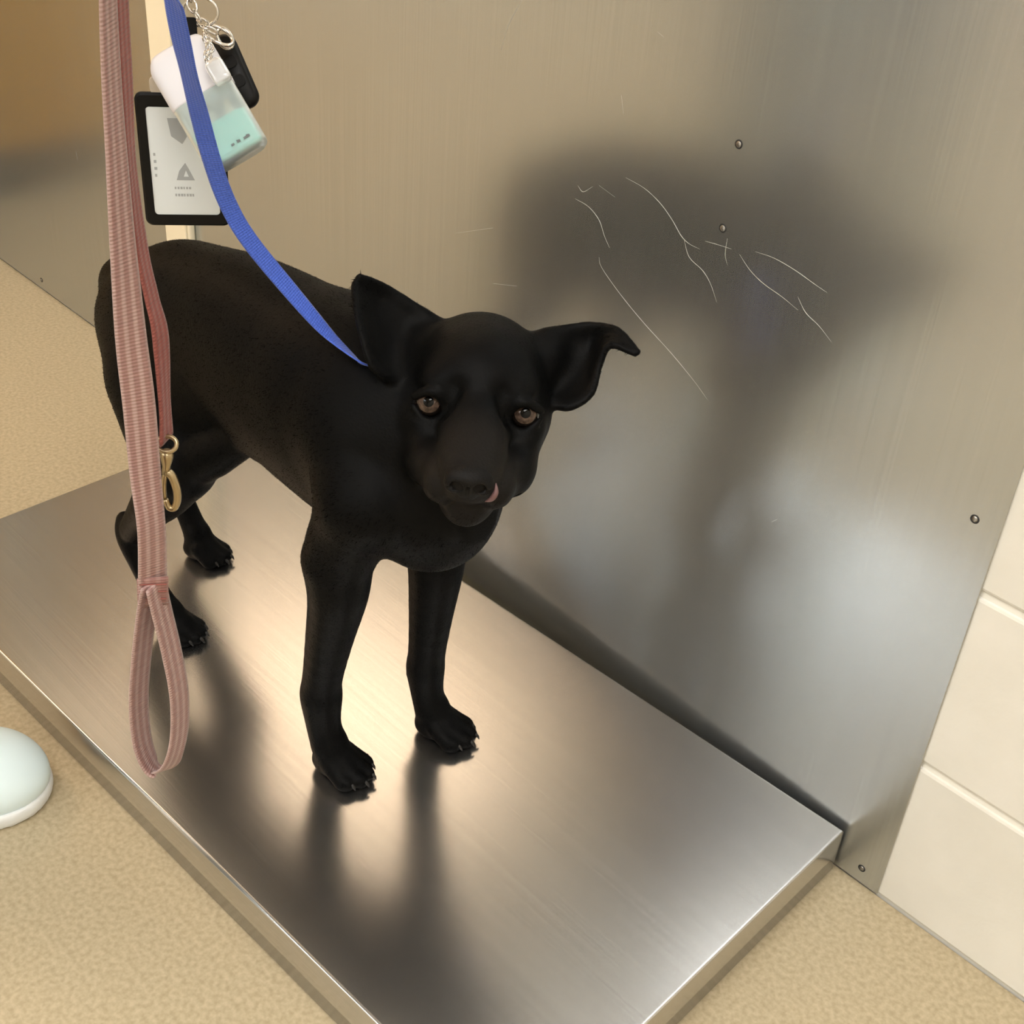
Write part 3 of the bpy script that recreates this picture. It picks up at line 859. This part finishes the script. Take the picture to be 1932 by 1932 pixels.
def neck_loop():
    c0 = H(-.105, 0, -.040); ax = HF*0.8+np.array([.5, .1, .0]); ax /= np.linalg.norm(ax)
    e1 = np.cross(ax, [0, 0, 1.0]); e1 /= np.linalg.norm(e1); e2 = np.cross(e1, ax)
    P = []
    for k in range(64):
        a = 2*math.pi*k/64
        d = e1*math.cos(a)+e2*math.sin(a)
        r = 0.02
        while r < 0.14 and sdf(c0+d*r) < 0.0025: r += 0.001
        P.append(min(r, 0.064))
    P = np.array(P)
    for _ in range(4): P = np.maximum(P, (np.roll(P, 1)+np.roll(P, -1)+P)/3)
    pts = [c0+(e1*math.cos(2*math.pi*k/64)+e2*math.sin(2*math.pi*k/64))*P[k] for k in range(64)]
    pts.append(pts[0])
    ribbon('neck_loop', pts, 0.013, ax, 0.0018, M_BLUE, lead)
    return pts
loop_pts = neck_loop()
bp_ = [(318, -120, .69), (322, -50, .72), (327, 0, .75), (347, 100, .80), (372, 200, .86), (399, 300, .91), (428, 380, .95), (468, 450, .98), (545, 545, 1.02), (620, 630, 1.05), (680, 683, 1.065), (712, 698, 1.075)]
def clear_depth(u, v, dmax):
    d = 0.9
    while d < dmax and sdf(at(u, v, d+0.004)) > 0.0: d += 0.002
    return d
bp_ = [(u, v, d if v < 500 else clear_depth(u, v, d) if u < 700 else d+0.012) for (u, v, d) in bp_]
bc = catmull([at(*q) for q in bp_], 8)
tg = np.gradient(bc, axis=0); tg /= np.linalg.norm(tg, axis=1)[:, None]
wd = []
for i in range(len(bc)):
    t = i/(len(bc)-1)
    side = np.cross(tg[i], FWD); side /= np.linalg.norm(side)
    tw = math.radians(10 + (85 if t > 0.66 else 0)*min(1, max(0, (t-0.66)/0.26))**1.4)
    wd.append(side*math.cos(tw) + FWD*math.sin(tw))
ribbon('lead_strap', bc, 0.0135, None, 0.0018, M_BLUE, lead, wd)

# ------------------------------------------------------------------ pink leash hanging folded, handle loop at the bottom, snap hook beside it
M_PINKW = strap_mat('pink_webbing', (0.27, 0.145, 0.13), (0.39, 0.26, 0.235), 0.55, 3.0)
M_REDW = strap_mat('red_webbing', (0.20, 0.045, 0.035), (0.25, 0.065, 0.05), 0.6, 3.0)
M_BRASS = plain('brass', (0.42, 0.33, 0.20), 0.3, 1.0)
dv = lambda v: float(np.interp(v, [-150, 0, 350, 700, 1000, 1455, 1500], [.615, .634, .69, .75, .81, .935, .95]))
leash = empty('leash', at(287, 1120, dv(1120)))
tag(leash, 'faded pink striped leash hanging folded with its handle loop at the bottom', 'leash')
A = [(203, -130, .05), (204, 0, .05), (211, 160, .12), (221, 310, .22), (232, 466, .38), (247, 636, .66), (262, 760, .82), (275, 900, .77), (286, 1000, .64), (288, 1100, .72), (289, 1140, .72)]
ac = catmull([at(u, v, dv(v)) for u, v, _ in A], 8)
cs = catmull([(c, 0, 0) for _, _, c in A], 8)[:, 0]
ribbon('front_strap', ac, 0.0195, None, 0.0022, M_PINKW, leash, [RIGHT*c + FWD*math.sqrt(max(0, 1-c*c)) for c in cs])
B = [(227, -130, .0), (229, 0, .0), (238, 160, .0), (247, 310, -.04), (266, 466, .07), (286, 560, .12), (303, 636, .17), (311, 760, .03), (314, 830, .1)]
bcv = catmull([at(u, v, dv(v)+0.026) for u, v, _ in B], 8)
cs = catmull([(c, 0, 0) for _, _, c in B], 8)[:, 0]
ribbon('back_strap', bcv, 0.0195, None, 0.0022, M_REDW, leash, [RIGHT*c + FWD*math.sqrt(max(0, 1-c*c)) for c in cs])
Lp = [(288, 1100), (278, 1150), (268, 1230), (262, 1320), (268, 1395), (284, 1440), (304, 1453), (324, 1437), (338, 1385), (338, 1310), (324, 1230), (307, 1160), (293, 1100)]
lc = catmull([at(u, v, dv(v)+0.004*math.sin(math.pi*i/12)-0.002+(-0.006 if i > 6 else 0.006)*math.sin(math.pi*i/12)) for i, (u, v) in enumerate(Lp)], 6)
ribbon('handle_loop', lc, 0.0195, RIGHT*0.33 + FWD*0.94, 0.0022, M_PINKW, leash)
st = catmull([at(288, 1090, dv(1090)-.003), at(289, 1142, dv(1142)-.003)], 6)
ribbon('stitched_patch', st, 0.0200, RIGHT*.92+FWD*.38, 0.0016, strap_mat('stitch_webbing', (0.24, 0.11, 0.095), (0.30, 0.16, 0.14), 0.6, 3.0), leash)
for vv in (1103, 1116, 1130):
    bm = bmesh.new()
    cpt = at(288.5, vv, dv(vv)-.0042); w_ = (RIGHT*.92+FWD*.38)*0.0088
    tube_bm(bm, [cpt-w_, cpt-w_*0.3, cpt+w_*0.3, cpt+w_], 0.0005, 6)
    bm_obj('stitch', bm, M_REDW, leash)
# brass snap hook at the end of the other strand
hk = empty('snap_hook', at(316, 830, dv(830)+0.02)); hk.parent = leash; hk.matrix_parent_inverse = leash.matrix_world.inverted()
dh = lambda v: dv(v)+0.02
def tube_part(name, pts, rad, mat, parent, seg=10, closed=False):
    bm = bmesh.new(); tube_bm(bm, pts, rad, seg, closed); return bm_obj(name, bm, mat, parent, True)
eye_c = at(315, 838, dh(838))
tube_part('strap_eye', [eye_c + RIGHT*0.0062*math.cos(a) + DOWN*0.0050*math.sin(a) for a in np.linspace(0, 2*math.pi, 20, endpoint=False)], 0.0015, M_BRASS, hk, 8, True)
tube_part('swivel', [at(315, 850, dh(850)), at(315, 856, dh(856)), at(315, 862, dh(862)), at(314, 880, dh(880)), at(314, 893, dh(893))], [.0030, .0042, .0042, .0026, .0030], M_BRASS, hk, 12)
hp = catmull([at(u, v, dh(v)) for u, v in [(314, 890), (324, 897), (333, 920), (335, 942), (329, 958), (319, 957), (312, 942)]], 5)
tube_part('hook', hp, np.interp(np.linspace(0, 1, len(hp)), [0, .3, 1], [.0030, .0028, .0020]), M_BRASS, hk, 10)
tube_part('gate', catmull([at(u, v, dh(v)) for u, v in [(312, 892), (309, 915), (310, 940)]], 4), 0.0018, M_BRASS, hk, 8)
tube_part('thumb_knob', [at(309, 916, dh(916)), at(303, 917, dh(917))], [.0016, .0022], M_BRASS, hk, 8)

# ------------------------------------------------------------------ things hanging from the handler's lanyard
M_BLACK = plain('black_plastic', (0.003, 0.003, 0.003), 0.45, 0, 0.2)
M_CARD = plain('white_card', (0.72, 0.76, 0.78), 0.35)
M_INK = plain('grey_print', (0.16, 0.17, 0.18), 0.5)
M_INK2 = plain('pale_print', (0.38, 0.40, 0.42), 0.5)
M_CHROME = plain('chrome', (0.75, 0.72, 0.68), 0.12, 1.0)
def plate_bm(w, h, t, r, seg=6, bm=None, hole=None):
    """rounded rectangular plate in local x (right), y (down), z (towards the viewer)"""
    bm = bm or bmesh.new()
    def outline(w, h, r):
        pts = []
        for (cx, cy, a0) in [(w/2-r, h/2-r, 0), (-w/2+r, h/2-r, 90), (-w/2+r, -h/2+r, 180), (w/2-r, -h/2+r, 270)]:
            for k in range(seg+1):
                a = math.radians(a0+90*k/seg)
                pts.append((cx+r*math.cos(a), cy+r*math.sin(a)))
        return pts
    o = outline(w, h, r); n = len(o)
    e = min(t*0.3, r*0.6)
    o2 = outline(w-2*e, h-2*e, max(r-e, 1e-5))
    loops = [(o2, -t/2), (o, -t/2+e), (o, t/2-e), (o2, t/2)]
    if hole:
        hw, hh, hr, dp = hole
        hi = outline(hw, hh, hr)
        loops += [(hi, t/2), (hi, t/2-dp)]
    R_ = [[bm.verts.new((x, y, z)) for x, y in L] for L, z in loops]
    for a, b in zip(R_[:-1], R_[1:]):
        for k in range(n):
            bm.faces.new((a[k], a[(k+1) % n], b[(k+1) % n], b[k]))
    bm.faces.new(R_[0][::-1]); bm.faces.new(R_[-1])
    bmesh.ops.recalc_face_normals(bm, faces=bm.faces)
    return bm
def frame_m(c, r, d):
    r = np.array(r)/np.linalg.norm(r); d = np.array(d)-r*(np.array(d)@r); d /= np.linalg.norm(d)
    n = np.cross(d, r)
    if n@FWD > 0: n = -n
    return Matrix(((r[0], d[0], n[0], c[0]), (r[1], d[1], n[1], c[1]), (r[2], d[2], n[2], c[2]), (0, 0, 0, 1)))
def framed(name, bm, mat, Mx, parent, smooth=False):
    bm.transform(Mx)
    bmesh.ops.recalc_face_normals(bm, faces=bm.faces)
    return bm_obj(name, bm, mat, parent, smooth)
def quad_bm(pts, z, t=0.0002):
    bm = bmesh.new()
    a = [bm.verts.new((x, y, z)) for x, y in pts]; b = [bm.verts.new((x, y, z+t)) for x, y in pts]
    n = len(pts)
    bm.faces.new(a); bm.faces.new(b[::-1])
    for k in range(n): bm.faces.new((a[k], a[(k+1) % n], b[(k+1) % n], b[k]))
    return bm
# badge
ph = math.radians(55)
bc0 = at(347, 303, 1.0)
MB_ = frame_m(bc0, (math.cos(ph), math.sin(ph), 0), (0, 0, -1))
badge = empty('badge_holder', bc0)
tag(badge, 'black framed badge holder with a white card hanging behind the clear bottle', 'badge')
framed('frame', plate_bm(0.0665, 0.106, 0.006, 0.006, hole=(0.051, 0.087, 0.003, 0.0016)), M_BLACK, MB_, badge)
card = framed('card', plate_bm(0.0525, 0.0885, 0.0008, 0.003), M_CARD, MB_ @ Matrix.Translation((0.0005, 0.002, 0.0019)), badge)
zc = 0.0024
def bp2(x, y):   # pixel offsets on the card, in metres
    return x, y
framed('logo', quad_bm([(0.0010, 0.0010), (0.0035, 0.0060), (0.0075, 0.0150), (-0.0065, 0.0150), (-0.0040, 0.0075)], zc), M_INK2, MB_, card)
framed('logo_mark', quad_bm([(0.0012, 0.0070), (0.0030, 0.0120), (-0.0008, 0.0120)], zc+0.0002), M_CARD, MB_, card)
def glyph_row(x, y, n, w, h, gap, mat, vertical=False):
    for k in range(n):
        ox, oy = (0, k*(h+gap)) if vertical else (k*(w+gap), 0)
        ww = w*(0.75+0.25*((k*7) % 3)/2)
        framed('print', quad_bm([(x+ox, y+oy), (x+ox+ww, y+oy), (x+ox+ww, y+oy+h), (x+ox, y+oy+h)], zc), mat, MB_, card)
glyph_row(-0.0085, 0.0205, 6, 0.0016, 0.0018, 0.0006, M_INK2)
glyph_row(-0.0085, 0.0262, 7, 0.0017, 0.0020, 0.0005, M_INK2)
glyph_row(-0.0228, -0.0065, 4, 0.0022, 0.0022, 0.0034, M_INK2, True)
framed('portrait_patch', quad_bm([(-0.010, -0.034), (-0.001, -0.034), (0.004, -0.020), (0.0, -0.014), (-0.008, -0.020)], zc), M_INK2, MB_, card)
framed('slot_tab', plate_bm(0.018, 0.014, 0.002, 0.004), plain('clear_tab', (0.55, 0.48, 0.40), 0.25), MB_ @ Matrix.Translation((-0.012, -0.058, 0)), badge)
framed('tab_strap', plate_bm(0.010, 0.060, 0.0016, 0.002), M_BLACK, MB_ @ Matrix.Translation((0.012, -0.078, -0.002)), badge)

# small bottle of hand gel
M_CLEAR = plain('clear_plastic', (0.80, 0.90, 0.89), 0.25, 0, 0.5, Transmission_Weight=0.65, IOR=1.2)
M_GEL = plain('teal_gel', (0.30, 0.78, 0.72), 0.25, 0, 0.5, Transmission_Weight=0.3, IOR=1.33)
M_SLEEVE = plain('white_sleeve', (0.78, 0.77, 0.82), 0.4)
bdir = RIGHT*0.505+DOWN*0.863; brt = RIGHT*0.863-DOWN*0.505
bcen = at(392, 196, 0.945)
MBo = frame_m(bcen, brt, bdir)
bottle = empty('gel_bottle', bcen)
tag(bottle, 'small tilted clear bottle of teal hand gel with a white upper sleeve', 'bottle')
def bottle_bm(w, t, y0, y1, r0, r1, n=20, bm=None, shoulder=0.008):
    """flattened bottle: superellipse sections along y"""
    bm = bm or bmesh.new()
    ys = np.concatenate([np.linspace(y0, y0+shoulder, 6), np.linspace(y0+shoulder, y1-0.004, 6)[1:], np.linspace(y1-0.004, y1, 4)[1:]])
    rings = []
    for y in ys:
        f = 1.0
        if y < y0+shoulder: f = 1-(1-r0)*((y0+shoulder-y)/shoulder)**2
        if y > y1-0.004: f = min(f, 1-(1-r1)*((y-(y1-0.004))/0.004)**2)
        ring = []
        for k in range(36):
            a = 2*math.pi*k/36
            c, s_ = math.cos(a), math.sin(a)
            ring.append(bm.verts.new((w/2*f*math.copysign(abs(c)**0.5, c), y, t/2*f*math.copysign(abs(s_)**0.6, s_))))
        rings.append(ring)
    for a, b in zip(rings[:-1], rings[1:]):
        for k in range(36): bm.faces.new((a[k], a[(k+1) % 36], b[(k+1) % 36], b[k]))
    bm.faces.new(rings[0][::-1]); bm.faces.new(rings[-1])
    bmesh.ops.recalc_face_normals(bm, faces=bm.faces)
    return bm
framed('body', bottle_bm(0.050, 0.026, -0.016, 0.047, 0.94, 0.86), M_CLEAR, MBo, bottle, True)
framed('gel', bottle_bm(0.0475, 0.0235, 0.018, 0.0460, 0.99, 0.86, shoulder=0.002), M_GEL, MBo, bottle, True)
framed('sleeve', bottle_bm(0.0515, 0.0275, -0.046, -0.004, 0.80, 0.97, shoulder=0.012), M_SLEEVE, MBo, bottle, True)
for k, x in enumerate((0.000, 0.005, 0.0105, 0.013)):
    framed('print', quad_bm([(x, 0.0395-0.0008*(k % 2)), (x+0.0028, 0.0395), (x+0.0026, 0.0412), (x, 0.0412)], 0.0133), M_INK, MBo, bottle)

# key fob
fdir = RIGHT*0.40+DOWN*0.917; frt = RIGHT*0.917-DOWN*0.40
fcen = at(443, 136, 0.985)
MF_ = frame_m(fcen, frt, fdir)
fob = empty('key_fob', fcen)
tag(fob, 'slim black key fob hanging at the right of the white bottle sleeve', 'key fob')
framed('shell', plate_bm(0.021, 0.060, 0.012, 0.0095, 8), M_BLACK, MF_, fob, True)
framed('button', plate_bm(0.011, 0.010, 0.0015, 0.004), plain('dark_button', (0.006, 0.006, 0.006), 0.6, 0, 0.2), MF_ @ Matrix.Translation((0, -0.006, 0.0063)), fob)
framed('button', plate_bm(0.011, 0.010, 0.0015, 0.004), plain('dark_button', (0.006, 0.006, 0.006), 0.6, 0, 0.2), MF_ @ Matrix.Translation((0, 0.010, 0.0063)), fob)

# chain, rings and clear charm
chain = empty('key_chain', at(385, 45, 0.96))
tag(chain, 'tangled chrome key chain with rings and a clear charm above the bottle', 'key chain')
def torus_pts(c, a, b, ra_, rb_, n=20):
    return [np.array(c)+np.array(a)*ra_*math.cos(t)+np.array(b)*rb_*math.sin(t) for t in np.linspace(0, 2*math.pi, n, endpoint=False)]
cp = catmull([at(u, v, d) for u, v, d in [(345, -190, .91), (350, -90, .93), (356, -30, .945), (362, 10, .95), (375, 35, .952), (392, 52, .952), (408, 62, .955)]], 6)
seglen = np.concatenate([[0], np.cumsum(np.linalg.norm(np.diff(cp, axis=0), axis=1))])
nl = int(seglen[-1]/0.0072)
for k in range(nl):
    s_ = (k+0.5)*seglen[-1]/nl
    c = np.array([np.interp(s_, seglen, cp[:, j]) for j in range(3)])
    c2 = np.array([np.interp(min(s_+0.003, seglen[-1]), seglen, cp[:, j]) for j in range(3)])
    t_ = c2-c; t_ /= np.linalg.norm(t_)
    sd = np.cross(t_, FWD); sd /= np.linalg.norm(sd); up_ = np.cross(sd, t_)
    a_ = math.radians(20 if k % 2 else 105)
    tube_part('link', torus_pts(c, t_, sd*math.cos(a_)+up_*math.sin(a_), 0.0052, 0.0034, 14), 0.00095, M_CHROME, chain, 6, True)
tube_part('split_ring', torus_pts(at(412, 66, .962), RIGHT*.8+DOWN*.6, FWD*.6-DOWN*.5+RIGHT*.4, 0.012, 0.010, 26), 0.0014, M_CHROME, chain, 8, True)
tube_part('split_ring', torus_pts(at(378, 22, .955), RIGHT, DOWN*.8+FWD*.5, 0.013, 0.011, 26), 0.0012, M_CHROME, chain, 8, True)
tube_part('split_ring', torus_pts(at(424, 72, .968), RIGHT*.5+DOWN*.8, RIGHT*.6-DOWN*.4, 0.009, 0.007, 22), 0.0016, M_CHROME, chain, 8, True)
cp2 = catmull([at(u, v, d) for u, v, d in [(388, 70, .925), (396, 90, .923), (392, 108, .922), (400, 124, .921)]], 4)
for k in range(9):
    i = k*(len(cp2)-1)/8; c = cp2[int(i)]
    t_ = cp2[min(int(i)+1, len(cp2)-1)]-cp2[max(int(i)-1, 0)]; t_ /= np.linalg.norm(t_)
    sd = np.cross(t_, FWD); sd /= np.linalg.norm(sd)
    a_ = math.radians(25 if k % 2 else 100)
    tube_part('link', torus_pts(c, t_, sd*math.cos(a_)+np.cross(sd, t_)*math.sin(a_), 0.0040, 0.0027, 12), 0.0008, M_CHROME, chain, 6, True)
framed('charm', bottle_bm(0.014, 0.010, -0.010, 0.008, 0.6, 0.8, shoulder=0.004), plain('clear_charm', (0.9, 0.92, 0.95), 0.08, 0, 0.6, Transmission_Weight=0.5), frame_m(at(413, 137, .920), brt, bdir), chain, True)

# ------------------------------------------------------------------ the handler, standing at the left and leaning over the scale
hdg = np.array([0.687, 0.727, 0.0]); rgt = np.array([0.727, -0.687, 0.0]); UPZ = np.array([0, 0, 1.0])
TOE_L = np.array([-0.649, -0.568, 0.0])
def build_person():
    G = Field((-1.12, -1.22, 0.05), (-0.22, -0.36, 1.70), 0.005)
    la = TOE_L - hdg*0.205; ra_ = la + rgt*0.25 - hdg*0.10
    hip = np.array([-0.80, -0.88, 0.93]); sh = np.array([-0.63, -0.70, 1.32]); hd = np.array([-0.52, -0.58, 1.50])
    for a, s in ((la, -1), (ra_, 1)):
        h_ = hip + rgt*0.085*s
        kn = (a+h_)/2 + hdg*0.05; kn[2] = 0.50
        G.chain([h_, (h_+kn)/2 + hdg*0.01, kn], [.098, .085, .068], 0.05)
        G.chain([kn, kn*0.5+np.array([a[0], a[1], 0.12])*0.5 - hdg*0.01, np.array([a[0], a[1], 0.085])], [.066, .064, .066], 0.03)
    ax = np.array([hdg, rgt, UPZ])
    G.ell(hip + UPZ*0.02, (.115, .165, .12), ax, 0.05)
    t = sh-hip; t /= np.linalg.norm(t); fw = np.cross(rgt, t); fw /= np.linalg.norm(fw)
    tx = np.array([fw, rgt, t])
    G.ell(hip*0.62+sh*0.38, (.105, .150, .17), tx, 0.06)
    G.ell(hip*0.22+sh*0.78, (.115, .170, .16), tx, 0.06)
    G.chain([sh - rgt*0.15, sh, sh + rgt*0.15], [.062, .075, .062], 0.05)
    G.cone(sh + t*0.03, hd - UPZ*0.06 - hdg*0.02, .058, .052, 0.02)
    # head with a face looking down at the dog
    look = np.array([0.35, 0.55, -0.75]); look /= np.linalg.norm(look); hu = np.cross(rgt, look); hu = hu/np.linalg.norm(hu)
    if hu[2] < 0: hu = -hu
    hr = np.cross(look, hu); hx = np.array([look, hr, hu])
    G.ell(hd, (.095, .075, .108), hx, 0.02)
    G.ell(hd + look*0.045 - hu*0.065, (.045, .048, .045), hx, 0.03)
    G.cone(hd + look*0.090 + hu*0.005, hd + look*0.112 - hu*0.028, .009, .014, 0.010)
    for s in (-1, 1):
        G.ell(hd + hr*0.077*s - hu*0.01 - look*0.01, (.018, .008, .030), hx, 0.006)
        G.ell(hd + look*0.098 + hr*0.031*s + hu*0.004, (.014, .016, .010), hx, 0.008, 'sub')
    G.ell(hd + look*0.092 - hu*0.062, (.010, .024, .009), hx, 0.006)
    # arms; the hands close on the straps above the picture
    hands = []
    for s, el, wr in ((1, np.array([-0.435, -0.80, 1.10]), np.array([-0.345, -0.665, 0.995])), (-1, np.array([-0.66, -0.47, 1.12]), np.array([-0.475, -0.515, 1.02]))):
        sho = sh + rgt*0.17*s
        G.chain([sho, (sho+el)/2, el], [.062, .052, .043], 0.03)
        G.chain([el, (el+wr)/2, wr], [.042, .036, .027], 0.02)
        d = (np.array([-0.300, -0.600, 0.955]) if s > 0 else np.array([-0.405, -0.515, 0.950])) - wr
        d /= np.linalg.norm(d); pn = np.cross(d, UPZ); pn /= np.linalg.norm(pn)
        palm = wr + d*0.045
        G.ell(palm, (.046, .020, .038), np.array([d, pn, np.cross(d, pn)]), 0.012)
        q = np.cross(d, pn)
        for k in range(4):
            b0 = wr + d*0.080 + q*(0.030-0.020*k); ln = (0.036, 0.042, 0.039, 0.030)[k]
            b1 = b0 + d*ln*0.7 + pn*0.012; b2 = b1 + pn*0.026 - d*0.004; b3 = b2 - d*0.022 + pn*0.004
            G.cone(b0, b1, .0095, .009, 0.004); G.cone(b1, b2, .009, .0085, 0.002); G.cone(b2, b3, .0085, .008, 0.002)
        th0 = wr + d*0.030 + q*0.030
        G.cone(th0, th0 + d*0.030 + q*0.012 + pn*0.012, .013, .011, 0.008); G.cone(th0 + d*0.030 + q*0.012 + pn*0.012, th0 + d*0.050 + pn*0.030, .010, .009, 0.003)
        hands.append((wr, el))
    return G, hd, hands, hx, la, ra_
G_p, p_head, p_hands, p_hx, la_, ra2_ = build_person()
pV, pF = G_p.mesh(2)
person = empty('person', (la_[0], la_[1], 0))
tag(person, 'person in grey-blue scrubs and white clogs leaning over the scale with both leashes', 'person')
M_SCRUB = noise_mat('grey_blue_scrubs', (0.15, 0.19, 0.22), (0.19, 0.235, 0.265), nscale=25, rough=0.8, bump=0.4)
M_SKIN = noise_mat('skin', (0.50, 0.30, 0.21), (0.56, 0.35, 0.25), nscale=30, rough=0.5)
pm = fast_mesh('body', pV, pF)
pm.materials.append(M_SCRUB); pm.materials.append(M_SKIN)
cen = pV[pF].mean(1)
skin = np.linalg.norm(cen-p_head, axis=1) < 0.165
for wr, el in p_hands:
    skin |= (np.linalg.norm(cen-wr, axis=1) < 0.16) & (cen[:, 2] < wr[2]+0.07)
pm.polygons.foreach_set('material_index', skin.astype(np.int32))
link('body', pm, None, person, True)
hf = Field(p_head-0.16, p_head+0.16, 0.004)
hf.ell(p_head - p_hx[0]*0.012 + p_hx[2]*0.012, (.098, .086, .112), p_hx, 0)
hf.ell(p_head + p_hx[0]*0.075 - p_hx[2]*0.045, (.085, .070, .095), p_hx, 0.01, 'sub')
hV, hF_ = hf.mesh(2)
link('hair', fast_mesh('hair', hV, hF_), noise_mat('brown_hair', (0.03, 0.018, 0.01), (0.06, 0.035, 0.02), scale=(1, 1, 12), nscale=40, rough=0.5, bump=0.5), person, True)
M_CLOG = plain('white_clog', (0.76, 0.90, 0.94), 0.4)
M_SOLE = plain('white_sole', (0.78, 0.80, 0.80), 0.55)
for ank, nm in ((la_, 'clog'), (ra2_, 'clog')):
    toe = ank + hdg*0.205; c = toe - hdg*0.14
    K = Field(c-0.20, c+0.20, 0.003)
    axf = np.array([hdg, rgt, UPZ])
    P = lambda f, l, u: toe - hdg*f + rgt*l + UPZ*u
    K.ell(P(.062, 0, .028), (.062, .049, .036), axf, 0)
    K.chain([P(.06, 0, .034), P(.12, 0, .046), P(.20, 0, .048), P(.235, 0, .045)], [.040, .040, .038, .034], 0.03)
    K.ell(P(.205, 0, .09), (.030, .027, .04), axf, 0.012, 'sub')
    zz = K.lo[2]+K.h*np.arange(K.n[2]); K.v = np.maximum(K.v, (0.016-zz)[None, None, :].astype(np.float32))
    v_, f_ = K.mesh(2)
    cl = link(nm, fast_mesh(nm, v_, f_), M_CLOG, person, True)
    K = Field(c-0.20, c+0.20, 0.003)
    K.chain([P(.060, 0, .012), P(.13, 0, .012), P(.225, 0, .012)], [.0535, .044, .041], 0.01)
    K.ell(P(.045, 0, .012), (.046, .048, .03), axf, 0.01)
    zz = K.lo[2]+K.h*np.arange(K.n[2])
    K.v = np.maximum(K.v, np.maximum(0.001-zz, zz-0.019)[None, None, :].astype(np.float32))
    v_, f_ = K.mesh(1)
    link('sole', fast_mesh('sole', v_, f_), M_SOLE, cl, True)
# lanyard strap from the neck down to the chain
M_LAN = plain('dark_lanyard', (0.02, 0.02, 0.025), 0.7)
lan = empty('lanyard', tuple(cp[0]))
tag(lan, 'dark lanyard strap hanging from the handler to the chrome key chain', 'lanyard')
ribbon('strap', catmull([cp[0], cp[0]+UPZ*0.12+np.array([-.01, -.02, 0]), p_head + np.array([.03, -.02, -.16]), p_head + np.array([-.05, -.05, -.10])], 8), 0.012, RIGHT, 0.0015, M_LAN, lan)
